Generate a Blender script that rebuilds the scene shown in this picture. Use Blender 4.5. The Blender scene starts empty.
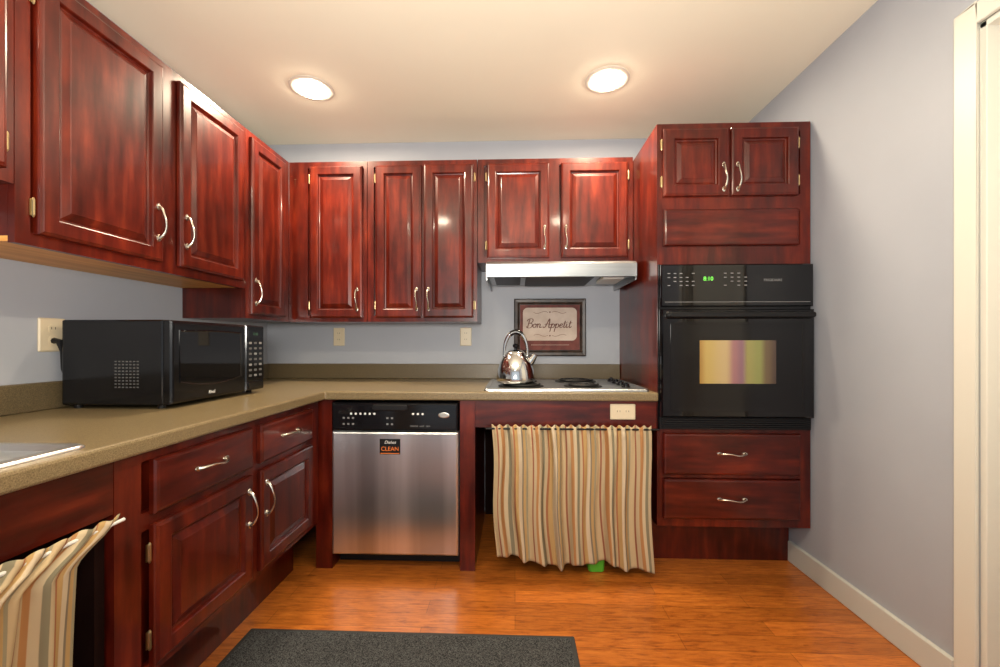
import bpy, bmesh, math, random
from mathutils import Vector
random.seed(4)
PI = math.pi
SC = bpy.context.scene
COL = SC.collection
try:
    SC.view_settings.view_transform = 'Standard'
except Exception:
    pass

# ------------------------------------------------------------------ materials
def new_mat(name):
    m = bpy.data.materials.new(name); m.use_nodes = True
    nt = m.node_tree
    return m, nt, nt.nodes['Principled BSDF']

def plain(name, col, rough=.5, metal=0, coat=0, emit=None, es=0, spec=None):
    m, nt, b = new_mat(name)
    b.inputs['Base Color'].default_value = (*col, 1)
    b.inputs['Roughness'].default_value = rough
    b.inputs['Metallic'].default_value = metal
    b.inputs['Coat Weight'].default_value = coat
    if spec is not None: b.inputs['Specular IOR Level'].default_value = spec
    if emit:
        b.inputs['Emission Color'].default_value = (*emit, 1)
        b.inputs['Emission Strength'].default_value = es
    return m

def noise_mat(name, c1, c2, scale=(1, 1, 1), nscale=8, detail=4, rough=.5, metal=0, coat=0, coat_r=.1, bump=0, lo=.35, hi=.65, c3=None, rand=0, spec=None, rough2=None, bscale=None, blotch=None, aniso=0):
    m, nt, b = new_mat(name)
    N, L = nt.nodes, nt.links
    g = N.new('ShaderNodeNewGeometry')
    mp = N.new('ShaderNodeMapping'); mp.inputs['Scale'].default_value = scale
    L.new(g.outputs['Position'], mp.inputs['Vector'])
    n = N.new('ShaderNodeTexNoise'); n.inputs['Scale'].default_value = nscale; n.inputs['Detail'].default_value = detail
    L.new(mp.outputs[0], n.inputs['Vector'])
    r = N.new('ShaderNodeValToRGB')
    r.color_ramp.elements[0].position = lo; r.color_ramp.elements[0].color = (*c1, 1)
    r.color_ramp.elements[1].position = hi; r.color_ramp.elements[1].color = (*c2, 1)
    if c3:
        e = r.color_ramp.elements.new((lo+hi)/2); e.color = (*c3, 1)
    L.new(n.outputs['Fac'], r.inputs[0])
    out = r.outputs[0]
    if blotch:      # broad stain mottling of the wood
        n2 = N.new('ShaderNodeTexNoise'); n2.inputs['Scale'].default_value = blotch[0]; n2.inputs['Detail'].default_value = 5; n2.inputs['Roughness'].default_value = .62
        L.new(g.outputs['Position'], n2.inputs['Vector'])
        r2 = N.new('ShaderNodeMapRange'); r2.inputs['From Min'].default_value = .36; r2.inputs['From Max'].default_value = .64
        r2.inputs['To Min'].default_value = blotch[1]; r2.inputs['To Max'].default_value = blotch[2]
        L.new(n2.outputs['Fac'], r2.inputs['Value'])
        h2 = N.new('ShaderNodeHueSaturation'); L.new(out, h2.inputs['Color']); L.new(r2.outputs[0], h2.inputs['Value'])
        out = h2.outputs[0]
    if rand:
        oi = N.new('ShaderNodeObjectInfo')
        mr = N.new('ShaderNodeMapRange'); mr.inputs['To Min'].default_value = 1-rand; mr.inputs['To Max'].default_value = 1+rand
        L.new(oi.outputs['Random'], mr.inputs['Value'])
        hs = N.new('ShaderNodeHueSaturation'); L.new(out, hs.inputs['Color']); L.new(mr.outputs[0], hs.inputs['Value'])
        out = hs.outputs[0]
    L.new(out, b.inputs['Base Color'])
    b.inputs['Roughness'].default_value = rough; b.inputs['Metallic'].default_value = metal
    b.inputs['Coat Weight'].default_value = coat; b.inputs['Coat Roughness'].default_value = coat_r
    if aniso:
        tn = N.new('ShaderNodeTangent'); tn.direction_type = 'RADIAL'; tn.axis = 'Z'
        L.new(tn.outputs[0], b.inputs['Tangent']); b.inputs['Anisotropic'].default_value = aniso
    if spec is not None: b.inputs['Specular IOR Level'].default_value = spec
    if rough2 is not None:
        mr2 = N.new('ShaderNodeMapRange'); mr2.inputs['To Min'].default_value = rough; mr2.inputs['To Max'].default_value = rough2
        L.new(n.outputs['Fac'], mr2.inputs['Value']); L.new(mr2.outputs[0], b.inputs['Roughness'])
    if bump:
        bp = N.new('ShaderNodeBump'); bp.inputs['Strength'].default_value = bump; bp.inputs['Distance'].default_value = .002
        src = n
        if bscale:
            src = N.new('ShaderNodeTexNoise'); src.inputs['Scale'].default_value = bscale
            L.new(g.outputs['Position'], src.inputs['Vector'])
        L.new(src.outputs['Fac'], bp.inputs['Height']); L.new(bp.outputs[0], b.inputs['Normal'])
    return m

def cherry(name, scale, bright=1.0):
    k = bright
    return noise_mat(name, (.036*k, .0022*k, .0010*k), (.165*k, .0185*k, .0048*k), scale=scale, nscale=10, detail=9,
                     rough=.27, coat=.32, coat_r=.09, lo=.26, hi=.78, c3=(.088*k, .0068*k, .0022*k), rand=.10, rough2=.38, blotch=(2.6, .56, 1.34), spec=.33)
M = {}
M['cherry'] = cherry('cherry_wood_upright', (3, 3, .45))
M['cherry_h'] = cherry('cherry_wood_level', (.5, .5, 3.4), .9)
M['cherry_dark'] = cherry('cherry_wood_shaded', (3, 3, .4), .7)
M['pine'] = noise_mat('pine_underside', (.62, .27, .06), (.82, .42, .12), scale=(8, .7, 8), nscale=3, rough=.5)
M['inside'] = plain('cabinet_inside_shade', (.012, .004, .003), .9, spec=.1)  # near-black colour puts the shade of the open knee spaces into the panels
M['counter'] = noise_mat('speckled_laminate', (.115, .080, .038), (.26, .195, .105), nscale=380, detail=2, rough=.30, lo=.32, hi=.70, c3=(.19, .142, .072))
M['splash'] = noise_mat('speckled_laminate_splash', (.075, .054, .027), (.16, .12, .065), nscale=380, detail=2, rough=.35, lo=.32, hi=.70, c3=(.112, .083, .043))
M['wall'] = noise_mat('grey_wall_paint', (.355, .375, .42), (.375, .395, .44), nscale=3, rough=.55, bump=.06, bscale=400)
M['ceil'] = noise_mat('cream_ceiling_paint', (.88, .82, .66), (.90, .84, .68), nscale=2, rough=.8, bump=.05, bscale=300)
M['cream'] = plain('cream_trim_paint', (.66, .645, .57), .4)
M['base'] = plain('cream_baseboard', (.54, .535, .49), .4)
M['steel'] = noise_mat('brushed_steel_painted_sheen', (.50, .555, .59), (.82, .88, .92), scale=(2.2, 2.2, .08), nscale=3, detail=4, rough=.26, metal=1, rough2=.44, aniso=.6, lo=.38, hi=.62)  # broad light and dark bands paint reflections into the steel colour
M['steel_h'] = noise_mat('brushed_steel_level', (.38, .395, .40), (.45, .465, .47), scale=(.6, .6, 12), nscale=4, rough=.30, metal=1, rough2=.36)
M['rim'] = plain('sink_rim_steel', (.78, .78, .77), .32, 1)
M['chrome'] = plain('polished_steel', (.62, .63, .63), .08, 1)
M['nickel'] = plain('satin_nickel', (.62, .58, .50), .27, 1)
M['brass'] = plain('worn_brass', (.50, .38, .20), .35, 1)
M['black'] = plain('black_plastic', (.004, .004, .005), .14, spec=.4)
M['blackm'] = plain('matt_black', (.006, .006, .007), .45, spec=.3)
M['glass'] = plain('black_glass', (.003, .003, .004), .04, spec=.5)
M['greyp'] = plain('grey_print', (.20, .20, .20), .5)
M['dimp'] = plain('dim_print', (.09, .09, .09), .5)
M['whitep'] = plain('white_print', (.70, .70, .67), .5)
M['plate'] = plain('ivory_plastic', (.66, .56, .39), .35)
M['slot'] = plain('outlet_slot', (.05, .04, .03), .6)
M['green'] = plain('green_led', (.02, .2, .02), .5, emit=(.25, 1, .1), es=1.4)
M['greend'] = plain('unlit_display_digits', (.03, .09, .05), .5)
M['orange'] = plain('orange_print', (.8, .20, .03), .5)
M['coil'] = plain('burner_black', (.012, .012, .012), .45, .3)
M['lens'] = plain('lit_lens', (1, .95, .85), .4, emit=(1, .88, .68), es=66)
M['trimw'] = plain('white_light_trim', (.72, .66, .56), .45)
M['frame'] = noise_mat('dark_frame_wood', (.012, .008, .006), (.05, .028, .018), nscale=20, rough=.4)
M['mat_paper'] = noise_mat('aged_paper', (.50, .39, .32), (.60, .49, .41), nscale=14, rough=.7)
M['burg'] = noise_mat('burgundy_print', (.10, .022, .018), (.17, .04, .03), nscale=20, rough=.7)
M['ink'] = plain('brown_ink', (.14, .055, .042), .7)
M['rug'] = noise_mat('charcoal_pile', (.016, .017, .018), (.09, .092, .095), nscale=300, detail=2, rough=.95, lo=.38, hi=.62, bump=1, spec=.1)
M['rubber'] = plain('black_rubber', (.025, .026, .027), .7)
M['lime'] = plain('lime_plastic', (.10, .45, .03), .4)

# oven window: reflected light painted as colour bands across the glass
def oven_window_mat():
    m, nt, b = new_mat('oven_glass_painted_reflection'); N, L = nt.nodes, nt.links
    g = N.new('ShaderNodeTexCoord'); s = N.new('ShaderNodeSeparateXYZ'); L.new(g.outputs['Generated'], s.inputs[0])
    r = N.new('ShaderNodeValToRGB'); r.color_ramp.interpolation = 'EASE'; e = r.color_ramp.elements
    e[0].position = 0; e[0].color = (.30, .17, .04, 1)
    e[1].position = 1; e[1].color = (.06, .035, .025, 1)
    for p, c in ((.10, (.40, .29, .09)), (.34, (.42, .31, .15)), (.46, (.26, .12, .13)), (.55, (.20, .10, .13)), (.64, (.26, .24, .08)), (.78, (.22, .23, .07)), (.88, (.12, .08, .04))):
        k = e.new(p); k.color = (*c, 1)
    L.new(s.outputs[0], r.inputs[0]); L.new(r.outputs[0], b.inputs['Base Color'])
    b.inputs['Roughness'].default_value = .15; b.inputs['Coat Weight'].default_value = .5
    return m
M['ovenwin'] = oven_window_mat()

def floor_mat():
    m, nt, b = new_mat('orange_wood_planks'); N, L = nt.nodes, nt.links
    g = N.new('ShaderNodeNewGeometry')
    br = N.new('ShaderNodeTexBrick')
    br.inputs['Scale'].default_value = 1; br.inputs['Brick Width'].default_value = .95; br.inputs['Row Height'].default_value = .082
    br.inputs['Mortar Size'].default_value = .0013; br.inputs['Mortar Smooth'].default_value = .3; br.offset = .37
    br.inputs['Color1'].default_value = (.78, .76, .74, 1); br.inputs['Color2'].default_value = (1.12, 1.12, 1.12, 1); br.inputs['Mortar'].default_value = (.45, .42, .40, 1)
    L.new(g.outputs['Position'], br.inputs['Vector'])
    mp = N.new('ShaderNodeMapping'); mp.inputs['Scale'].default_value = (4, 30, 1); L.new(g.outputs['Position'], mp.inputs['Vector'])
    n = N.new('ShaderNodeTexNoise'); n.inputs['Scale'].default_value = 2.6; n.inputs['Detail'].default_value = 9; n.inputs['Distortion'].default_value = .6; n.inputs['Roughness'].default_value = .72
    L.new(mp.outputs[0], n.inputs['Vector'])
    r = N.new('ShaderNodeValToRGB'); e = r.color_ramp.elements
    e[0].position = .30; e[0].color = (.19, .042, .006, 1); e[1].position = .70; e[1].color = (.58, .19, .030, 1)
    k = e.new(.5); k.color = (.43, .122, .017, 1)
    L.new(n.outputs['Fac'], r.inputs[0])
    mx = N.new('ShaderNodeMix'); mx.data_type = 'RGBA'; mx.blend_type = 'MULTIPLY'; mx.inputs[0].default_value = 1
    L.new(r.outputs[0], mx.inputs[6]); L.new(br.outputs['Color'], mx.inputs[7])
    L.new(mx.outputs[2], b.inputs['Base Color'])
    b.inputs['Roughness'].default_value = .28; b.inputs['Coat Weight'].default_value = .15
    return m
M['floor'] = floor_mat()

def stripe_mat():
    m, nt, b = new_mat('striped_cotton'); N, L = nt.nodes, nt.links
    uv = N.new('ShaderNodeUVMap'); uv.uv_map = 'UVMap'
    s = N.new('ShaderNodeSeparateXYZ'); L.new(uv.outputs[0], s.inputs[0])
    fr = N.new('ShaderNodeMath'); fr.operation = 'FRACT'; L.new(s.outputs[0], fr.inputs[0])
    r = N.new('ShaderNodeValToRGB'); r.color_ramp.interpolation = 'LINEAR'; e = r.color_ramp.elements
    cols = [(0, (.50, .38, .22)), (.13, (.27, .10, .055)), (.17, (.46, .36, .22)), (.26, (.40, .20, .08)), (.35, (.52, .42, .27)),
            (.44, (.21, .185, .12)), (.52, (.46, .36, .22)), (.60, (.33, .13, .06)), (.64, (.45, .29, .12)), (.74, (.55, .45, .31)), (.84, (.21, .17, .12)), (.88, (.43, .28, .12)), (.95, (.29, .25, .16))]
    pts = []
    for i, (p, c) in enumerate(cols):      # slightly soft stripe edges
        q = cols[i+1][0] if i+1 < len(cols) else 1.0
        pts.append((p+.004, c)); pts.append((q-.004, c))
    e[0].position = pts[0][0]; e[0].color = (*pts[0][1], 1); e[1].position = pts[-1][0]; e[1].color = (*pts[-1][1], 1)
    for p, c in pts[1:-1]:
        k = e.new(p); k.color = (*c, 1)
    L.new(fr.outputs[0], r.inputs[0]); L.new(r.outputs[0], b.inputs['Base Color'])
    b.inputs['Roughness'].default_value = .9; b.inputs['Specular IOR Level'].default_value = .15
    return m
M['stripe'] = stripe_mat()

# ------------------------------------------------------------------ object helpers
WP = {}
def thing(name, loc, label, cat, group=None):
    o = bpy.data.objects.new(name, None); COL.objects.link(o); o.location = loc; o.empty_display_size = .05
    WP[o] = Vector(loc); o['label'] = label; o['category'] = cat
    if group: o['group'] = group
    return o
def tag(o, label, cat, group=None):
    o['label'] = label; o['category'] = cat
    if group: o['group'] = group
    return o

def FB(y):   # frame for things facing the camera: u = x, v = z, w = out of the wall
    return lambda u, v, w: Vector((u, y-w, v))
def FL(x):   # frame for things facing right: u = y, v = z, w = +x
    return lambda u, v, w: Vector((x+w, u, v))
def FT(z):   # lying flat: u = x, v = y, w = up
    return lambda u, v, w: Vector((u, v, z+w))

def rr(u0, u1, v0, v1, r=0, n=5):
    if r <= 0: return [(u0, v0), (u1, v0), (u1, v1), (u0, v1)]
    out = []
    for cx, cy, a in ((u0+r, v0+r, PI), (u1-r, v0+r, 1.5*PI), (u1-r, v1-r, 0), (u0+r, v1-r, .5*PI)):
        for i in range(n+1):
            t = a+i/n*PI/2; out.append((cx+r*math.cos(t), cy+r*math.sin(t)))
    return out

class MB:
    def __init__(s): s.bm = bmesh.new()
    def loops(s, L, cap0=True, cap1=True, closed=True):
        vs = [[s.bm.verts.new(p) for p in l] for l in L]
        n = len(vs[0])
        for a, b in zip(vs, vs[1:]):
            for i in range(n if closed else n-1):
                j = (i+1) % n
                s.bm.faces.new((a[i], a[j], b[j], b[i]))
        if cap0: s.bm.faces.new(list(reversed(vs[0])))
        if cap1: s.bm.faces.new(vs[-1])
        return s
    def box(s, x0, x1, y0, y1, z0, z1):
        return s.loops([[Vector((x0, y0, z)), Vector((x1, y0, z)), Vector((x1, y1, z)), Vector((x0, y1, z))] for z in (z0, z1)])
    def mbox(s, F, u0, u1, v0, v1, w0, w1):
        return s.loops([[F(u, v, w) for u, v in rr(u0, u1, v0, v1)] for w in (w0, w1)])
    def prof(s, F, u0, u1, v0, v1, P, r=0, n=5, cap0=True, cap1=True):
        L = []
        for ins, w in P:
            L.append([F(u, v, w) for u, v in rr(u0+ins, u1-ins, v0+ins, v1-ins, max(r-ins*.6, .002) if r else 0, n)])
        return s.loops(L, cap0, cap1)
    def tube(s, pts, rad, seg=10, closed=False):
        pts = [Vector(p) for p in pts]; n = len(pts)
        if not hasattr(rad, '__len__'): rad = [rad]*n
        L = []; up = None
        for i, p in enumerate(pts):
            if closed: t = pts[(i+1) % n]-pts[i-1]
            else: t = pts[min(i+1, n-1)]-pts[max(i-1, 0)]
            t.normalize()
            if up is None:
                up = Vector((0, 0, 1)) if abs(t.z) < .9 else Vector((1, 0, 0))
            a = t.cross(up); a.normalize(); b = a.cross(t); b.normalize(); up = b
            L.append([p+a*math.cos(k/seg*2*PI)*rad[i]+b*math.sin(k/seg*2*PI)*rad[i] for k in range(seg)])
        if closed: L.append(L[0])
        return s.loops(L, not closed, not closed)
    def lathe(s, c, P, seg=32, F=None, cap=True):
        F = F or (lambda u, v, w: Vector((c[0]+u, c[1]+v, c[2]+w)))
        return s.loops([[F(r*math.cos(k/seg*2*PI), r*math.sin(k/seg*2*PI), z) for k in range(seg)] for r, z in P], cap, cap)
    def build(s, name, mat, parent=None, smooth=False, bevel=0, label=None, subs=0):
        bm = s.bm
        bmesh.ops.remove_doubles(bm, verts=bm.verts, dist=1e-6)
        bmesh.ops.recalc_face_normals(bm, faces=bm.faces)
        xs = [v.co for v in bm.verts]
        c = Vector([(min(v[i] for v in xs)+max(v[i] for v in xs))/2 for i in range(3)])
        if parent is None: c.z = min(v.z for v in xs)
        for v in bm.verts: v.co -= c
        me = bpy.data.meshes.new(name); bm.to_mesh(me); bm.free()
        me.materials.append(M[mat] if isinstance(mat, str) else mat)
        if smooth:
            for p in me.polygons: p.use_smooth = True
        o = bpy.data.objects.new(name, me); COL.objects.link(o)
        WP[o] = c
        if parent is not None:
            o.parent = parent; o.location = c-WP[parent]
        else: o.location = c
        if bevel:
            bv = o.modifiers.new('edge', 'BEVEL'); bv.width = bevel; bv.segments = 2; bv.limit_method = 'ANGLE'; bv.angle_limit = .6
        if smooth:
            try:
                me.set_sharp_from_angle(angle=.7)
            except Exception: pass
        if label: o['label'] = label
        return o

def text(body, F, u, v, w, size, mat, parent, name='lettering', shear=0, align='CENTER', ext=.0004, sx=1, bold=0):
    cu = bpy.data.curves.new('t', 'FONT'); cu.body = body; cu.size = size; cu.shear = shear; cu.align_x = align; cu.align_y = 'CENTER'
    cu.extrude = ext; cu.offset = bold
    t = bpy.data.objects.new('t', cu); COL.objects.link(t)
    bpy.context.view_layer.update()
    me = bpy.data.meshes.new_from_object(t.evaluated_get(bpy.context.evaluated_depsgraph_get()))
    bpy.data.objects.remove(t)
    b = MB(); b.bm.from_mesh(me)
    for q in b.bm.verts: q.co = F(u+q.co.x*sx, v+q.co.y, w+q.co.z)
    return b.build(name, mat, parent)

# pen-stroke script letters: x-height 1
SCR = {
 'B': (1.35, [[(.15, 0), (.25, 1), (.42, 2.1)], [(-.25, 1.6), (.1, 2.1), (.75, 2.25), (1.2, 1.9), (1.0, 1.3), (.4, 1.1), (1.05, 1.0), (1.2, .4), (.75, -.05), (.1, 0), (-.2, .3)]]),
 'o': (1.0, [[(.5, .95), (.12, .7), (.12, .22), (.45, 0), (.8, .3), (.76, .8), (.5, .95), (.75, .75), (1.05, .85)]]),
 'n': (1.1, [[(.05, .7), (.2, .95), (.15, 0)], [(.15, .4), (.5, .95), (.78, .8), (.75, .15), (.95, 0), (1.2, .2)]]),
 'A': (1.6, [[(-.3, .3), (-.1, 0), (.3, .3), (1.05, 2.2), (1.15, .2), (1.35, 0), (1.6, .2)], [(.05, .75), (.6, .95), (1.5, .8)]]),
 'p': (1.05, [[(.0, .6), (.25, 1.0), (.1, 0), (0, -1.0)], [(.12, .4), (.5, .95), (.85, .7), (.75, .15), (.4, 0), (.15, .2)]]),
 'e': (.85, [[(.1, .45), (.6, .6), (.6, .95), (.3, .95), (.1, .4), (.35, 0), (.9, .3)]]),
 't': (.75, [[(.4, 1.7), (.25, .3), (.42, 0), (.8, .3)], [(.0, 1.15), (.35, 1.1), (.8, 1.25)]]),
 'i': (.6, [[(.15, .9), (.12, .2), (.32, 0), (.65, .3)], [(.2, 1.35), (.26, 1.42)]]),
 ' ': (.75, [])}
def catmull(P, k=6):
    Q = [P[0]]+list(P)+[P[-1]]; out = []
    for i in range(1, len(Q)-2):
        a, b_, c, d = Q[i-1], Q[i], Q[i+1], Q[i+2]
        for j in range(k):
            t = j/k
            out.append(tuple(.5*((2*b_[m])+(-a[m]+c[m])*t+(2*a[m]-5*b_[m]+4*c[m]-d[m])*t*t+(-a[m]+3*b_[m]-3*c[m]+d[m])*t**3) for m in (0, 1)))
    out.append(P[-1]); return out
def script_text(body, F, uc, v0, w, unit, mat, parent, r):
    tw = sum(SCR[c][0] for c in body); x = -tw/2; b = MB()
    for c in body:
        adv, strokes = SCR[c]
        for s_ in strokes:
            pts = catmull(s_)
            P3 = [F(uc+(x+p[0]+.18*p[1])*unit, v0+p[1]*unit, w) for p in pts]
            rad = []
            for i in range(len(P3)):
                d = P3[min(i+1, len(P3)-1)]-P3[max(i-1, 0)]
                rad.append(r*(.65+.75*abs(d.z)/(d.length+1e-9)))
            b.tube(P3, rad, 6)
        x += adv
    return b.build('lettering', mat, parent)

def struct(o): o['kind'] = 'structure'; return o

# ------------------------------------------------------------------ room
XL, XR, YB, YF, ZC = -1.60, 1.354, 2.64, -1.4, 2.35
struct(MB().box(XL-.1, XR+1.2, YF, YB+.1, -.06, 0).build('floor', 'floor'))
struct(MB().box(XL-.1, XR+1.2, YF, YB+.1, ZC, ZC+.06).build('ceiling', 'ceil'))
struct(MB().box(XL-.1, XR+1.2, YB, YB+.1, 0, ZC).build('wall_back', 'wall'))
struct(MB().box(XL-.1, XL, YF, YB, 0, ZC).build('wall_left', 'wall'))
DY0, DY1, DZ = .42, 1.264, 2.0
w = MB().box(XR, XR+.11, DY1, YB, 0, ZC).box(XR, XR+.11, YF, DY0, 0, ZC).box(XR, XR+.11, DY0, DY1, DZ, ZC)
struct(w.build('wall_right', 'wall'))
# casing, jamb and closed door
c = MB()
def cas(y0, y1, z0, z1): c.box(XR-.014, XR, y0, y1, z0, z1)
cas(DY1, DY1+.062, 0, DZ+.062); cas(DY0-.062, DY0, 0, DZ+.062); cas(DY0, DY1, DZ, DZ+.062)
struct(c.build('trim_1', 'cream', bevel=.004))
c = MB().box(XR, XR+.11, DY1-.018, DY1, 0, DZ).box(XR, XR+.11, DY0, DY0+.018, 0, DZ).box(XR, XR+.11, DY0, DY1, DZ-.018, DZ)
c.box(XR+.045, XR+.057, DY1-.024, DY1-.018, 0, DZ).box(XR+.045, XR+.057, DY0+.018, DY0+.024, 0, DZ)
struct(c.build('trim_2', 'cream', bevel=.002))
FD = lambda u, v, w: Vector((XR+.10-w, -u, v))
d = MB().prof(FD, -(DY1-.02), -(DY0+.02), .01, DZ-.02, [(0, 0), (0, .036), (.002, .038)])
dd = struct(d.build('door_1', 'cream'))
k = MB().lathe((0, 0, 0), [(.026, .038), (.026, .044), (.010, .048), (.010, .07), (.026, .078), (.029, .09), (.02, .102), (.003, .105)], 20, F=lambda u, v, w: FD(-.50+u, .95+v, w))
k.build('door_knob', 'nickel', dd, smooth=True)
b = MB().prof(lambda u, v, w: Vector((XR-w, -u, v)), -YB+.54, -(DY1+.062), 0, .098, [(0, 0), (0, .012), (.003, .015)])
struct(b.build('baseboard_right', 'base'))

# ------------------------------------------------------------------ cabinet pieces
def pull(F, u, v, w, parent, vert=True, L=.112):
    pts, rad = [], []
    n = 22
    for i in range(n+1):
        t = i/n; s_ = (t-.5)*L
        h = .002+.027*(math.sin(PI*t)**.55 if 0 < t < 1 else 0)
        q = .0035*math.sin(2*PI*t)
        pts.append(F(u+q, v+s_, w+h) if vert else F(u+s_, v+q, w+h))
        rad.append(.0031+.0032*abs(2*t-1)**3)
    b = MB().tube(pts, rad, 8)
    for e in (-1, 1):
        cu, cv = (u, v+e*L/2) if vert else (u+e*L/2, v)
        b.lathe((0, 0, 0), [(.010, 0), (.009, .003), (.004, .005)], 12, F=lambda a, c_, h, cu=cu, cv=cv: F(cu+a*(.8 if vert else 1.3), cv+c_*(1.3 if vert else .8), w+h))
    return b.build('handle', 'nickel', parent, smooth=True)

def hinge(F, u, v, w, parent):
    b = MB().mbox(F, u-.006, u+.006, v-.022, v+.022, w, w+.003)
    b.tube([F(u, v-.026, w+.005), F(u, v-.02, w+.005), F(u, v+.02, w+.005), F(u, v+.026, w+.005)], [.002, .0045, .0045, .002], 8)
    return b.build('hinge', 'brass', parent)

DOORP = [(0, 0), (0, .012), (.002, .016), (.007, .018), (.010, .020), (.046, .020), (.049, .018), (.052, .009), (.058, .007), (.062, .010), (.078, .0165), (.080, .018)]
def door(F, u0, u1, v0, v1, root, hside, handle_v, mat='cherry', w=0, hinge_at=None):
    d = MB().prof(F, u0, u1, v0, v1, [(a, b+w) for a, b in DOORP]).build('door', mat, root)
    hu = u1-.026 if hside == 'r' else u0+.026
    pull(F, hu, handle_v, w+.02, d, True)
    eu = u0-.005 if hside == 'r' else u1+.005
    for hv in (hinge_at or (v0+.07, v1-.07)): hinge(F, eu, hv, w+.001, d)
    return d
def drawer(F, u0, u1, v0, v1, root, mat='cherry_h', handle=True, name='drawer'):
    d = MB().prof(F, u0, u1, v0, v1, [(0, 0), (0, .012), (.004, .017), (.010, .019), (.014, .019)]).build(name, mat, root)
    if handle: pull(F, (u0+u1)/2, (v0+v1)/2+.004, .019, d, False)
    return d
def frame(F, u0, u1, v0, v1, root, stiles=(), rails=(), sw=.035, tr=.035, brl=.035, mat='cherry'):
    b = MB()
    ss = sorted([(u0, u0+sw), (u1-sw, u1)]+list(stiles))
    for a, c_ in ss: b.mbox(F, a, c_, v0, v1, -.019, 0)
    for (a0, a1), (b0, b1) in zip(ss, ss[1:]):
        for r0, r1 in [(v0, v0+brl), (v1-tr, v1)]+list(rails): b.mbox(F, a1, b0, r0, r1, -.019, 0)
    return b.build('face_frame', mat, root)
def carcass(F, u0, u1, v0, v1, depth, root, mat='cherry', pine=False):
    z0 = v0
    if pine:
        MB().mbox(F, u0+.001, u1-.001, v0+.004, v0+.018, -depth, -.0195).build('bottom_panel', 'pine', root, label='unstained pale wood underside'); z0 = v0+.018
    return MB().mbox(F, u0, u1, z0, v1, -depth, -.0195).build('carcass', mat, root)

ZT = 2.10
# back wall hanging cabinets
YU = 2.335; FU = FB(YU); DU = YB-YU-.001
G1 = 'cherry wall cabinets'
t = thing('wall_cabinet', (-1.045, YB, 1.19), 'single-door cherry wall cabinet in the corner, beside the double-door one on the back wall', 'cabinet', G1)
carcass(FU, -1.288, -.838, 1.19, ZT, DU, t); frame(FU, -1.288, -.838, 1.19, ZT, t, stiles=[(-1.253, -1.18)])
door(FU, -1.163, -.862, 1.212, ZT-.03, t, 'r', 1.315)
t = thing('wall_cabinet', (-.53, YB, 1.19), 'tall double-door cherry wall cabinet on the back wall, left of the range hood', 'cabinet', G1)
carcass(FU, -.835, -.212, 1.19, ZT, DU, t); frame(FU, -.835, -.212, 1.19, ZT, t, stiles=[(-.535, -.50)])
door(FU, -.785, -.524, 1.212, ZT-.03, t, 'r', 1.315); door(FU, -.510, -.232, 1.212, ZT-.03, t, 'l', 1.315)
t = thing('wall_cabinet', (.22, YB, 1.52), 'short double-door cherry wall cabinet directly above the range hood', 'cabinet', G1)
carcass(FU, -.209, .653, 1.52, ZT, DU, t); frame(FU, -.209, .653, 1.52, ZT, t, stiles=[(.17, .245)])
door(FU, -.155, .190, 1.545, ZT-.03, t, 'r', 1.655); door(FU, .256, .622, 1.545, ZT-.03, t, 'l', 1.655)

# left wall hanging cabinets
XU = -1.29; FLU = FL(XU); DL = XU-XL-.001
t = thing('wall_cabinet', (XL, 1.49, 1.33), 'large double-door cherry wall cabinet above the microwave', 'cabinet', G1)
carcass(FLU, 1.03, 1.948, 1.33, ZT, DL, t, pine=True); frame(FLU, 1.03, 1.948, 1.33, ZT, t, stiles=[(1.475, 1.54)])
door(FLU, 1.072, 1.468, 1.362, ZT-.03, t, 'r', 1.50); door(FLU, 1.545, 1.918, 1.362, ZT-.03, t, 'l', 1.50)
t = thing('wall_cabinet', (XL, 2.25, 1.19), 'narrow single-door cherry cabinet hanging lower in the corner right of the microwave cabinet', 'cabinet', G1)
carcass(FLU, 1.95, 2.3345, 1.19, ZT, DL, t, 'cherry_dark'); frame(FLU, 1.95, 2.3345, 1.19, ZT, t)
door(FLU, 1.978, 2.275, 1.212, ZT-.03, t, 'l', 1.32)
t = thing('wall_cabinet', (XL, .6, 1.48), 'shorter cherry wall cabinet over the sink, cut off by the left photo edge', 'cabinet', G1)
carcass(FLU, .2, 1.028, 1.48, ZT, DL, t); frame(FLU, .2, 1.028, 1.48, ZT, t, stiles=[(.59, .63)])
door(FLU, .225, .60, 1.51, ZT-.03, t, 'r', 1.64); door(FLU, .62, 1.003, 1.51, ZT-.03, t, 'l', 1.64)

# ------------------------------------------------------------------ left base run
ZK, ZCT = .226, .804     # underside of bases, underside of worktop
XB = -.925; FLB = FL(XB)
t = thing('base_cabinet', (-1.25, 1.43, 0), 'cherry base cabinet with two drawers over two doors, under the microwave counter', 'cabinet')
MB().mbox(FLB, .93, 1.93, ZK, ZCT, -.66, -.0195).build('carcass', 'cherry', t)
frame(FLB, .93, 1.93, ZK, ZCT, t, stiles=[(1.405, 1.475)], rails=[(.60, .645)], sw=.07, tr=.03, brl=.03)
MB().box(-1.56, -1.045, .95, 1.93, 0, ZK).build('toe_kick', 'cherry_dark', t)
drawer(FLB, 1.022, 1.416, .637, .775, t); drawer(FLB, 1.464, 1.845, .637, .775, t)
door(FLB, 1.022, 1.416, .252, .612, t, 'r', .505); door(FLB, 1.464, 1.845, .252, .612, t, 'l', .505)
# corner filler next to the dishwasher
YFc = 1.95; FBB = FB(YFc)
o = MB().box(-.945, -.866, YFc, YFc+.55, 0, ZCT).build('filler_panel', 'cherry')
tag(o, 'cherry filler panel reaching the floor left of the dishwasher', 'panel')
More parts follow.
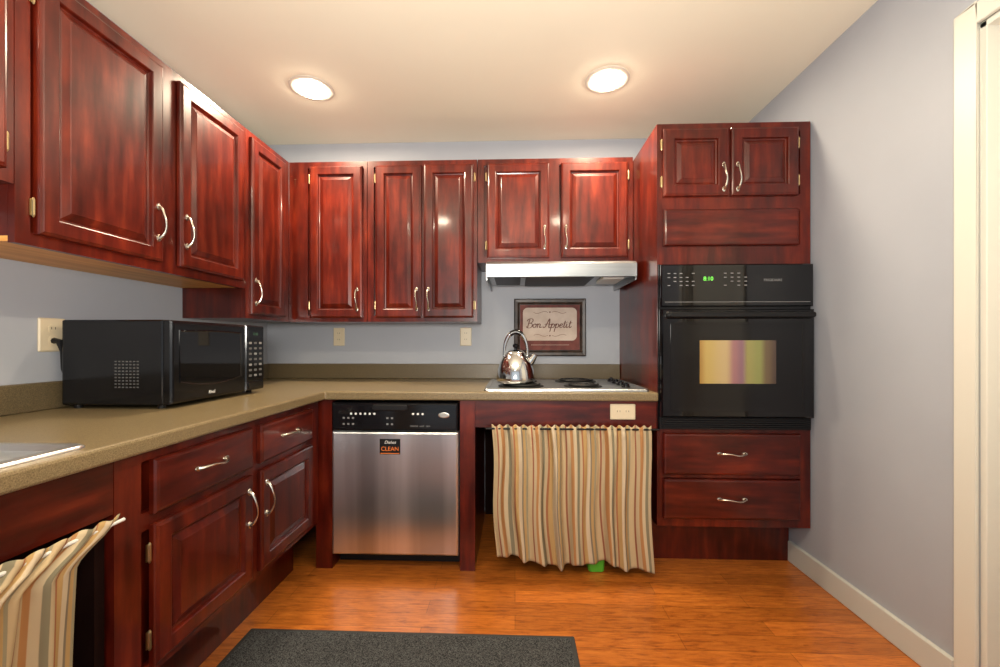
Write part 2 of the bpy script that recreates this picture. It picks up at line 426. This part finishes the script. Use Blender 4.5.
# sink knee space
t = thing('sink_cabinet', (-1.25, .5, 0), 'open-fronted cherry sink cabinet behind the striped curtain at left', 'cabinet')
MB().box(XB-.02, XB, -.2, .928, .675, ZCT).build('apron', 'cherry_h', t)
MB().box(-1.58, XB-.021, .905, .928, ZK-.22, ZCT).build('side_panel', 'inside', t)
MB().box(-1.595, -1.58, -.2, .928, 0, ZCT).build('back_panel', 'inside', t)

# ------------------------------------------------------------------ cooktop knee space
t = thing('cooktop_cabinet', (.2, 2.2, 0), 'open-fronted cherry cabinet under the cooktop with the striped curtain', 'cabinet')
MB().box(-.186, .653, YFc, YFc+.02, .675, ZCT).build('apron', 'cherry_h', t)
MB().box(-.258, -.187, YFc, YFc+.6, 0, ZCT).build('side_panel', 'cherry', t)
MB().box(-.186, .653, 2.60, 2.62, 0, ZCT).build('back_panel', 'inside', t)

# ------------------------------------------------------------------ tall oven cabinet
OX0, OX1 = .655, 1.345; OT = 2.08
t = thing('oven_cabinet', (1.0, 2.3, 0), 'tall cherry cabinet against the right wall housing the black oven', 'cabinet')
MB().box(OX0, OX1, YFc+.0195, YB-.001, ZK, OT).build('carcass', 'cherry', t)
MB().box(OX0+.004, OX1, 2.10, YB-.001, 0, ZK).build('toe_kick', 'cherry', t)
b = MB()
for u0, u1 in ((OX0, OX0+.03), (OX1-.045, OX1)): b.mbox(FBB, u0, u1, ZK, OT, -.019, 0)
for v0, v1 in ((ZK, .27), (.45, .475), (.655, .69), (1.42, 1.52), (1.675, 1.75), (2.04, OT)): b.mbox(FBB, OX0+.03, OX1-.045, v0, v1, -.019, 0)
b.mbox(FBB, OX0+.03, OX1-.045, 1.52, 1.675, -.012, -.006); b.mbox(FBB, .955, 1.0, 1.75, 2.04, -.019, 0)
b.build('face_frame', 'cherry', t)
door(FBB, .680, .974, 1.742, 2.052, t, 'r', 1.825); door(FBB, .984, 1.285, 1.742, 2.052, t, 'l', 1.825)
drawer(FBB, .682, 1.285, 1.515, 1.682, t, handle=False, name='fixed_panel')
drawer(FBB, .680, 1.292, .468, .657, t); drawer(FBB, .680, 1.292, .265, .447, t)

# wall oven
t = thing('wall_oven', (1.0, YFc, .675), 'black built-in wall oven with green clock in the tall cabinet', 'oven')
o0, o1 = .657, 1.338
MB().prof(FBB, o0, o1, .675, 1.43, [(0, .0005), (0, .012), (.003, .015)]).build('oven_body', 'black', t)
cp = MB().prof(FBB, o0+.004, o1-.004, 1.235, 1.425, [(0, .0155), (0, .034), (.004, .039)]).build('control_panel', 'glass', t)
text('FRIGIDAIRE', FBB, 1.155, 1.352, .0392, .016, 'greyp', cp)
MB().mbox(FBB, .835, .905, 1.342, 1.377, .039, .0396).build('display', 'glass', cp)
text('8:10', FBB, .87, 1.359, .0397, .026, 'green', cp, 'clock_digits')
for r in range(4):
    for q, ux in enumerate((.695, .722, .749, .776, .803, .945, .975, 1.005, 1.035)):
        if (r*7+q*3) % 5 == 4: continue
        MB().prof(FBB, ux-.006, ux+.006, 1.382-r*.018, 1.386-r*.018, [(0, .039), (0, .0395)]).build('touch_button', 'greyp', cp)
MB().mbox(FBB, o0+.02, o1-.02, 1.254, 1.256, .039, .0394).build('trim_line', 'greyp', cp)
od = MB().prof(FBB, o0+.004, o1-.004, .735, 1.222, [(0, .0155), (0, .040), (.006, .047)]).build('oven_door', 'glass', t)
wv = MB().prof(FBB, .700, 1.290, .762, 1.165, [(0, .047), (0, .0485), (.010, .0485), (.014, .0475)], r=.01).build('glass_border', 'black', od)
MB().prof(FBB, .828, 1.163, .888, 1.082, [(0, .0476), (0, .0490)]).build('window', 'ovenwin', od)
hb = MB().prof(FBB, o0+.02, o1-.02, 1.178, 1.212, [(0, .047), (0, .052), (.004, .06), (.006, .085), (.009, .088)], r=.012)
hb.build('handle', 'blackm', od)
b = MB()
for i in range(5): b.mbox(FBB, o0+.012, o1-.012, .682+i*.010, .687+i*.010, .0155, .030)
b.mbox(FBB, o0+.004, o1-.004, .677, .730, .0152, .020)
b.build('vent', 'blackm', t)

# ------------------------------------------------------------------ dishwasher
t = thing('dishwasher', (-.56, 2.2, 0), 'stainless steel dishwasher with black control strip under the counter', 'dishwasher')
dx0, dx1 = -.862, -.262
MB().box(dx0, dx1, YFc+.09, YFc+.6, .03, .80).build('tub', 'blackm', t)
dr = MB().prof(FBB, dx0+.002, dx1-.002, .077, .655, [(0, -.029), (0, .012), (.003, .018), (.010, .022)]).build('steel_door', 'steel', t, label='brushed stainless door front')
cp = MB().prof(FBB, dx0+.002, dx1-.002, .659, .792, [(0, -.029), (0, .020), (.004, .026), (.010, .028)]).build('control_panel', 'black', t)
MB().prof(FBB, -.665, -.50, .755, .783, [(0, .0281), (0, .0315), (.004, .034)], r=.01).build('latch_handle', 'blackm', cp)
for q in range(5):
    for r in range(2):
        ux = -.80+q*.022+(.14 if q > 2 else 0)
        MB().prof(FBB, ux-.005, ux+.005, .716-r*.028, .724-r*.028, [(0, .028), (0, .0288)]).build('button', 'greyp', cp)
for q in range(9):
    ux = -.765+q*.022+(.16 if q > 5 else 0)
    MB().lathe((0, 0, 0), [(.0055, .028), (.0055, .0286)], 10, F=lambda a, c_, h, ux=ux: FBB(ux+a, .740+c_, h)).build('indicator', 'whitep', cp)
b = MB().lathe((0, 0, 0), [(.013, .028), (.013, .0286), (.010, .0292)], 20, F=lambda a, c_, h: FBB(-.330+a*2, .735+c_, h)); b.build('badge', 'nickel', cp)
text('SENSOR   HOT   DRY', FBB, -.44, .683, .0281, .010, 'greyp', cp)
MB().box(dx0+.004, dx1-.004, YFc+.07, YFc+.089, .006, .080).build('kick_plate', 'blackm', t)
# clean magnet
t = thing('magnet_sign', (-.58, YFc-.022, .56), 'small black magnet with orange CLEAN lettering on the dishwasher door', 'sign')
MB().prof(FBB, -.632, -.535, .550, .622, [(0, .0222), (0, .0232)]).build('magnet_sheet', 'blackm', t)
MB().mbox(FBB, -.628, -.539, .553, .5565, .0233, .0236).build('colour_band', 'orange', t)
text('CLEAN', FBB, -.5835, .575, .0234, .0275, 'orange', t, sx=.98)
text('Dishes', FBB, -.5835, .606, .0233, .020, 'whitep', t, shear=.4)

# ------------------------------------------------------------------ worktop
t = thing('countertop', (-.9, 2.3, ZCT), 'continuous L-shaped tan speckled laminate countertop with backsplash', 'countertop')
xs = [XL+.001, -1.445, -.962, -.89, .653]; ys = [-.3, .125, .84, 1.92, YB-.001]
b = MB(); bm = b.bm; V = {}
ZTP = .844
for i, x in enumerate(xs):
    for j, y in enumerate(ys): V[i, j] = bm.verts.new((x, y, ZTP))
fs = []
for i in range(4):
    for j in range(4):
        if (i < 3 or j == 3) and not (i == 1 and j == 1): fs.append(bm.faces.new((V[i, j], V[i+1, j], V[i+1, j+1], V[i, j+1])))
for v in [v for v in bm.verts if not v.link_faces]: bm.verts.remove(v)
ex = bmesh.ops.extrude_face_region(bm, geom=fs)
for v in [g for g in ex['geom'] if isinstance(g, bmesh.types.BMVert)]: v.co.z = ZCT
b.build('worktop', 'counter', t, bevel=.007)
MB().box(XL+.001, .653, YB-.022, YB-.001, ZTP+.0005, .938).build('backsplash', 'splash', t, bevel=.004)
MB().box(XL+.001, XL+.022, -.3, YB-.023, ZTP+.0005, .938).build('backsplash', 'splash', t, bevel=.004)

# sink
t = thing('kitchen_sink', (-1.2, .47, ZTP), 'stainless steel drop-in sink in the counter at the left photo edge', 'sink')
FS = FT(0)
MB().prof(FS, -1.485, -.922, .085, .880, [(0, .8445), (.001, .848), (.006, .8515), (.028, .8515), (.034, .8485), (.046, .8445)], r=.03, cap0=False, cap1=False).build('rim', 'rim', t, smooth=True)
MB().prof(FS, -1.485, -.922, .085, .880, [(.046, .8445), (.052, .83), (.060, .70), (.075, .672), (.13, .668)], r=.045, cap0=False).build('bowl', 'rim', t, smooth=True)
MB().lathe((-1.21, .47, .6682), [(.045, 0), (.045, .003), (.03, .001), (.004, .001)], 24).build('drain', 'chrome', t, smooth=True)

# ------------------------------------------------------------------ cooktop
t = thing('cooktop', (.245, 2.25, ZTP), 'stainless steel cooktop with black coil burners set in the counter', 'cooktop')
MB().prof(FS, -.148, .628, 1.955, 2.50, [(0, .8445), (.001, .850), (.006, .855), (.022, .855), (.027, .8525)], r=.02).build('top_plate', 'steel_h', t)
for (bx, by, br) in ((.03, 2.11, .095), (.03, 2.37, .075), (.34, 2.11, .075), (.34, 2.37, .095)):
    MB().lathe((bx, by, .8527), [(br+.02, 0), (br+.018, .004), (br+.006, .003), (br*.5, .0008), (.01, .0008)], 32).build('drip_pan', 'coil', t, smooth=True)
    P = []; turns = 4
    for i in range(turns*24+1):
        a = i/24*2*PI; r = .018+(br-.018)*i/(turns*24); P.append((bx+r*math.cos(a), by+r*math.sin(a), .863))
    MB().tube(P, .0052, 6).build('coil_burner', 'coil', t, smooth=True)
for i in range(4):
    ky = 2.07+i*.105
    k = MB().lathe((.545, ky, .8527), [(.021, 0), (.021, .005), (.017, .007), (.015, .017), (.012, .019), (.002, .019)], 20)
    k.box(.5415, .5485, ky-.017, ky+.017, .8717, .877); k.build('knob', 'black', t, smooth=True)

# kettle
kx, ky, kz = .004, 2.11, .8685; KS = 1.15
t = thing('kettle', (kx, ky, kz), 'polished stainless steel whistling kettle standing on the cooktop', 'kettle')
def kl(P, seg=36): return MB().lathe((kx, ky, kz), [(r*KS, z*KS) for r, z in P], seg)
def kp(x, y, z): return (kx+x*KS, ky+y*KS, kz+z*KS)
kl([(.072, 0), (.080, .003), (.085, .014), (.084, .028), (.079, .058), (.068, .092), (.054, .116), (.043, .127)]).build('kettle_body', 'chrome', t, smooth=True)
kl([(.044, .127), (.042, .132), (.030, .142), (.012, .147)]).build('lid', 'chrome', t, smooth=True)
kl([(.006, .147), (.006, .153), (.013, .158), (.014, .166), (.008, .172), (.001, .173)]).build('lid_knob', 'black', t, smooth=True)
MB().tube([kp(.052, -.01, .082), kp(.070, -.012, .102), kp(.084, -.014, .124)], [.024, .019, .014], 14).build('spout', 'chrome', t, smooth=True)
P = []
for i in range(25):
    a = PI*(i/24); P.append(kp(.052*math.cos(a), 0, .112+.112*math.sin(a)**.8 if 0 < i < 24 else .098))
MB().tube(P, [.006+.006*math.sin(PI*i/24) for i in range(25)], 10).build('handle', 'chrome', t, smooth=True)
MB().tube(P[8:17], .0135, 10).build('handle_grip', 'black', t, smooth=True)

# ------------------------------------------------------------------ hood
t = thing('range_hood', (.236, YB, 1.41), 'slim stainless steel range hood mounted under the short wall cabinet', 'range hood')
hx0, hx1 = -.15, .622
sec = [(2.639, 1.519), (2.30, 1.519), (2.165, 1.490), (2.15, 1.478), (2.15, 1.412), (2.162, 1.410), (2.162, 1.43), (2.639, 1.43)]
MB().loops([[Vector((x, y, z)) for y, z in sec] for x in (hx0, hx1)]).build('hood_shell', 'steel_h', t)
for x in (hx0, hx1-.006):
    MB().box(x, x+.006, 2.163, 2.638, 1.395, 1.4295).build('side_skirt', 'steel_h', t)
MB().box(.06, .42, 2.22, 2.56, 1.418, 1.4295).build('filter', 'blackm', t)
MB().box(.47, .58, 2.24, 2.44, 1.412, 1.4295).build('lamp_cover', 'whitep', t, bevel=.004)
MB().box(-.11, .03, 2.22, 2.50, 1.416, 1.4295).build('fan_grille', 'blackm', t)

# ------------------------------------------------------------------ sign
t = thing('framed_sign', (.219, YB, .988), 'dark framed Bon Appetit sign on the back wall behind the kettle', 'picture')
FW = FB(YB-.001)
MB().prof(FW, -.006, .443, .988, 1.348, [(0, 0), (0, .018), (.006, .024), (.022, .022), (.032, .016), (.036, .008)]).build('picture_frame', 'frame', t)
MB().mbox(FW, .032, .405, 1.026, 1.310, .0082, .0092).build('background', 'burg', t)
MB().prof(FW, .050, .387, 1.085, 1.292, [(0, .0093), (0, .0100)], r=.03, n=8).build('print', 'mat_paper', t)
script_text('Bon Appetit', FW, .213, 1.166, .0106, .0255, 'ink', t, .0023)
def flour(pts, r=.0012): MB().tube([FW(a, b_, .0108) for a, b_ in pts], r, 6).build('flourish', 'ink', t)
for sgn in (-1, 1):
    flour([(.219+sgn*(.012+i*.005), 1.262+.006*math.sin(i/18*2*PI)) for i in range(19)])
    flour([(.219+sgn*(.012+i*.005), 1.118-.006*math.sin(i/18*2*PI)) for i in range(19)])
for vv in (1.264, 1.116):
    MB().lathe((0, 0, 0), [(.005, .0101), (.005, .0108)], 12, F=lambda a, c_, h, vv=vv: FW(.219+a, vv+c_, h)).build('ornament', 'ink', t)
MB().tube([FW(.10+i*.012, 1.058, .0098) for i in range(21)], .0013, 6).build('trim_line', 'mat_paper', t)

# ------------------------------------------------------------------ outlets
def outlet(F, u, v, wdt, label, group='ivory outlets', horiz=False, h=.115):
    if horiz: wdt, h = h, wdt
    c_ = F(u, v, 0)
    t = thing('wall_outlet', c_, label, 'outlet', group)
    MB().prof(F, u-wdt/2, u+wdt/2, v-h/2, v+h/2, [(0, .0005), (0, .003), (.004, .006)], r=.004).build('cover_plate', 'plate', t)
    for s_ in (-1, 1):
        cu, cv = (u+s_*.02, v) if horiz else (u, v+s_*.02)
        r = MB().prof(F, cu-.013, cu+.013, cv-.014, cv+.014, [(0, .006), (0, .008)], r=.009).build('socket', 'plate', t)
        for q in (-1, 1): MB().mbox(F, cu+q*.006-.001, cu+q*.006+.001, cv-.001, cv+.007, .008, .0083).build('slot', 'slot', r)
    return t
outlet(FW, -1.128, 1.11, .072, 'ivory outlet on the back wall under the single-door corner cabinet')
outlet(FW, -.312, 1.11, .072, 'ivory outlet on the back wall under the double-door cabinet')
FWL = FL(XL+.0005)
outlet(FWL, 1.383, 1.098, .085, 'ivory outlet on the left wall behind the microwave')
outlet(FBB, .498, .752, .072, 'ivory outlet set sideways in the rail above the cooktop curtain', horiz=True)

# ------------------------------------------------------------------ microwave
mx0, mx1, my0, my1 = -1.555, -1.195, 1.375, 1.905; mz0, mz1 = .857, 1.150
t = thing('microwave', ((mx0+mx1)/2, (my0+my1)/2, ZTP), 'black countertop microwave under the left wall cabinet', 'microwave')
MB().box(mx0, mx1, my0, my1, mz0, mz1).build('housing', 'black', t, bevel=.006)
FM = FL(mx1)
md = MB().prof(FM, my0+.003, my0+.395, mz0+.003, mz1-.003, [(0, .0005), (0, .020), (.004, .026), (.010, .028)]).build('microwave_door', 'black', t)
# window with a bowed lower edge, set in a thin raised rim
def bow(ins):
    u0, u1, v0, v1 = my0+.035+ins, my0+.362-ins, mz0+.072+ins, mz1-.035-ins
    pts = [(u0+(u1-u0)*i/16, v0-.020*math.sin(PI*i/16)) for i in range(17)]
    pts += [(u0+(u1-u0)*(1-i/16), v1+.004*math.sin(PI*i/16)) for i in range(17)]
    return pts
MB().loops([[FM(u, v, ww) for u, v in bow(i_)] for i_, ww in ((0, .0281), (0, .0300), (.004, .0305), (.006, .0290))]).build('window', 'glass', md)
text('Rival', FM, my0+.19, mz0+.026, .0282, .018, 'whitep', md, shear=.2)
cp = MB().prof(FM, my0+.398, my1-.003, mz0+.003, mz1-.003, [(0, .0005), (0, .020), (.004, .026)]).build('control_panel', 'black', t)
MB().mbox(FM, my0+.412, my1-.018, mz1-.055, mz1-.025, .026, .0266).build('display', 'glass', cp)
text('12:00', FM, my0+.462, mz1-.040, .0267, .017, 'greend', cp, 'clock_digits')
for r in range(7):
    for q in range(3):
        uu = my0+.427+q*.036; vv = mz1-.08-r*.024
        MB().prof(FM, uu-.010, uu+.010, vv-.005, vv+.005, [(0, .026), (0, .0268)], r=.004).build('button', 'dimp' if (r*3+q*2) % 4 else 'greyp', cp)
MB().prof(FM, my0+.41, my1-.016, mz0+.012, mz0+.042, [(0, .026), (0, .029), (.003, .031)], r=.006).build('door_button', 'black', cp)
FMS = FB(my0)
b = MB()
for r in range(9):
    for q in range(7): b.mbox(FMS, mx0+.19+q*.013, mx0+.197+q*.013, mz0+.06+r*.011, mz0+.064+r*.011, 0, .0008)
b.build('side_vent', 'dimp', t)
for x in (mx0+.03, mx1-.03):
    for y in (my0+.03, my1-.03): MB().lathe((x, y, ZTP+.0005), [(.012, 0), (.013, .0125)], 12).build('foot', 'blackm', t)
MB().tube([(XL+.010, 1.383, 1.078), (XL+.03, 1.383, 1.076), (XL+.036, 1.384, 1.04), (XL+.030, 1.392, .98), (XL+.032, 1.40, .95), (mx0+.004, 1.42, .93)], [.011, .010, .004, .004, .004, .004], 8).build('power_cord', 'blackm', t, smooth=True)

# ------------------------------------------------------------------ curtains
def curtain(F, ua, ub, ztop, zbot, edge_a, edge_b, nf, amp, reps, seed, name_label, hem, nu=420, nv=60, ruf=.007):
    rnd = random.Random(seed)
    comp = []      # sum of soft waves, many small gathers at the rod merging into few broad folds below
    for k in range(7):
        f = nf*rnd.uniform(.35, 1.25); comp.append((f, rnd.uniform(0, 6.28), rnd.uniform(.5, 1)))
    sm = sum(c[2] for c in comp)**.5*1.0
    ph = [rnd.uniform(0, 6.28) for _ in range(8)]
    bm = bmesh.new(); uvl = bm.loops.layers.uv.new('UVMap'); G = []
    for j in range(nv+1):
        v = j/nv; row = []
        for i in range(nu+1):
            u = i/nu
            uu = u+.024*math.sin(2.2*v+u*7+ph[0])*v
            s1 = sum(a*math.sin(2*PI*f*uu+p) for f, p, a in comp)/sm
            s1 = math.tanh(s1*1.2)
            c1 = math.tanh(sum(a*math.cos(2*PI*f*uu+p) for f, p, a in comp)/sm)
            g = math.sin(2*PI*nf*2.1*u+ph[3]+1.5*math.sin(u*17))
            endk = min(1, u*14, (1-u)*14)
            ww = (amp*(.30+.80*min(1, v*2.2)**.7)*s1+amp*.34*g*max(0, 1-3*v))*(.25+.75*endk)
            ww += .004*math.sin(v*5+u*9)
            z = ztop+(zbot+hem(u)-ztop)*v
            a = ua+edge_a(v); b_ = ub+edge_b(v)
            p = a+(b_-a)*u+.0065*min(1, v*2)*c1*endk+.004*math.sin(v*6+u*21+ph[5])*v*endk
            if v < .05: ww *= .6; z += ruf*math.sin(2*PI*nf*2.1*u+ph[7])
            row.append(bm.verts.new(F(p, z, ww)))
        G.append(row)
    for j in range(nv):
        for i in range(nu):
            f = bm.faces.new((G[j][i], G[j+1][i], G[j+1][i+1], G[j][i+1])); f.smooth = True
            for l, (a, c_) in zip(f.loops, ((i, j), (i, j+1), (i+1, j+1), (i+1, j))): l[uvl].uv = (a/nu*reps, c_/nv)
    b = MB(); b.bm.free(); b.bm = bm
    o = b.build('curtain', 'stripe')
    s = o.modifiers.new('thick', 'SOLIDIFY'); s.thickness = .0015
    for p in o.data.polygons: p.use_smooth = True
    tag(o, name_label, 'curtain'); return o
Z0 = lambda v: 0
curtain(FB(1.913), -.108, .612, .692, .040, lambda v: .022*v+.006*math.sin(v*7), lambda v: .016*v+.005*math.sin(v*6+1), 9.5, .024, 4.6, 5, 'striped cotton curtain hanging below the cooktop',
        lambda u: .036*(1-u)+.013*math.sin(u*11+.5)+.008*math.sin(u*29)+.05*max(0, u-.93), ruf=.005)
def eb(v):
    s = min(1, v/.12); s = s*s*(3-2*s); return -.088*s-.02*v
curtain(FL(-.887), .10, .905, .684, .09, Z0, eb, 9.5, .020, 6.0, 8, 'striped cotton curtain gathered aside below the sink', lambda u: 0, ruf=.003)
t = MB().tube([(-.135, 1.913, .677), (.65, 1.913, .677)], .005, 10).build('curtain_rod', 'blackm', smooth=True)
tag(t, 'thin rod carrying the curtain below the cooktop', 'curtain rod')
t = MB().tube([(-.887, .02, .670), (-.887, .915, .670)], .004, 10).build('curtain_rod', 'whitep', smooth=True)
tag(t, 'thin rod carrying the curtain below the sink', 'curtain rod')

# green bin peeking out below the curtain
o = MB().prof(FT(0), .335, .425, 1.95, 2.10, [(.012, .0005), (.008, .004), (0, .12), (-.004, .122), (-.004, .13), (.003, .13), (.012, .008)], r=.02).build('plastic_bin', 'lime', smooth=True)
tag(o, 'bright green plastic item on the floor behind the cooktop curtain', 'bin')

# ------------------------------------------------------------------ floor mat
t = thing('floor_mat', (-.385, 1.2, 0), 'charcoal textured floor mat in front of the dishwasher', 'mat')
MB().prof(FT(0), -.985, .215, .72, 1.525, [(0, .0005), (0, .003), (.003, .005), (.016, .005)], r=.006).build('rubber_border', 'rubber', t)
MB().prof(FT(0), -.970, .200, .735, 1.510, [(0, .0052), (.002, .007), (.005, .008)], r=.004).build('pile', 'rug', t)

# ------------------------------------------------------------------ lights
def can(x, y, label, power, show=True):
    t = thing('recessed_ceiling_light', (x, y, ZC), label, 'ceiling light', 'round recessed ceiling lights')
    MB().lathe((x, y, ZC), [(.106, -.0005), (.105, -.004), (.096, -.007), (.076, -.006), (.069, -.002)], 40, cap=False).build('trim_ring', 'trimw', t, smooth=True)
    MB().lathe((x, y, ZC), [(.068, -.003), (.067, -.014), (.054, -.022), (.02, -.026), (.002, -.0265)], 40).build('lens', 'lens', t, smooth=True)
    l = bpy.data.lights.new('lamp', 'AREA'); l.shape = 'DISK'; l.size = .13; l.energy = power; l.color = (1, .83, .60)
    lo = bpy.data.objects.new('lamp', l); COL.objects.link(lo); lo.parent = t; lo.location = (0, 0, -.030)
can(.448, 2.045, 'lit round recessed ceiling light on the right, above the hood cabinet', 18)
can(-1.02, 2.06, 'lit round recessed ceiling light on the left, near the corner cabinets', 20)
can(.448, .35, 'added unseen fill light in the ceiling, on the right', 6)  # this and the next cans are unseen fill lights, added for brightness
can(-.75, .35, 'added unseen fill light in the ceiling, on the left', 8)
can(-.15, -.8, 'added unseen fill light in the ceiling, far behind the viewer', 5)
# unseen fill light, added to brighten the ceiling from behind the viewpoint
l = bpy.data.lights.new('added_ceiling_fill', 'AREA'); l.shape = 'DISK'; l.size = .5; l.energy = 56; l.color = (1, .95, .86)
lo = bpy.data.objects.new('added_ceiling_fill', l); COL.objects.link(lo); lo.location = (-.1, -.05, 1.25); lo.rotation_euler = (PI-.70, 0, 0)

W = bpy.data.worlds.new('World'); SC.world = W; W.use_nodes = True
bg = W.node_tree.nodes['Background']; bg.inputs[0].default_value = (.86, .93, 1, 1); bg.inputs[1].default_value = .85

# ------------------------------------------------------------------ camera
cam = bpy.data.cameras.new('Camera'); co = bpy.data.objects.new('Camera', cam); COL.objects.link(co)
cam.sensor_width = 36; cam.lens = 417/1000*36; cam.shift_y = .0095; cam.clip_start = .02
co.location = (0, 0, 1.07); co.rotation_euler = (PI/2, 0, math.atan(15/417))
SC.camera = co
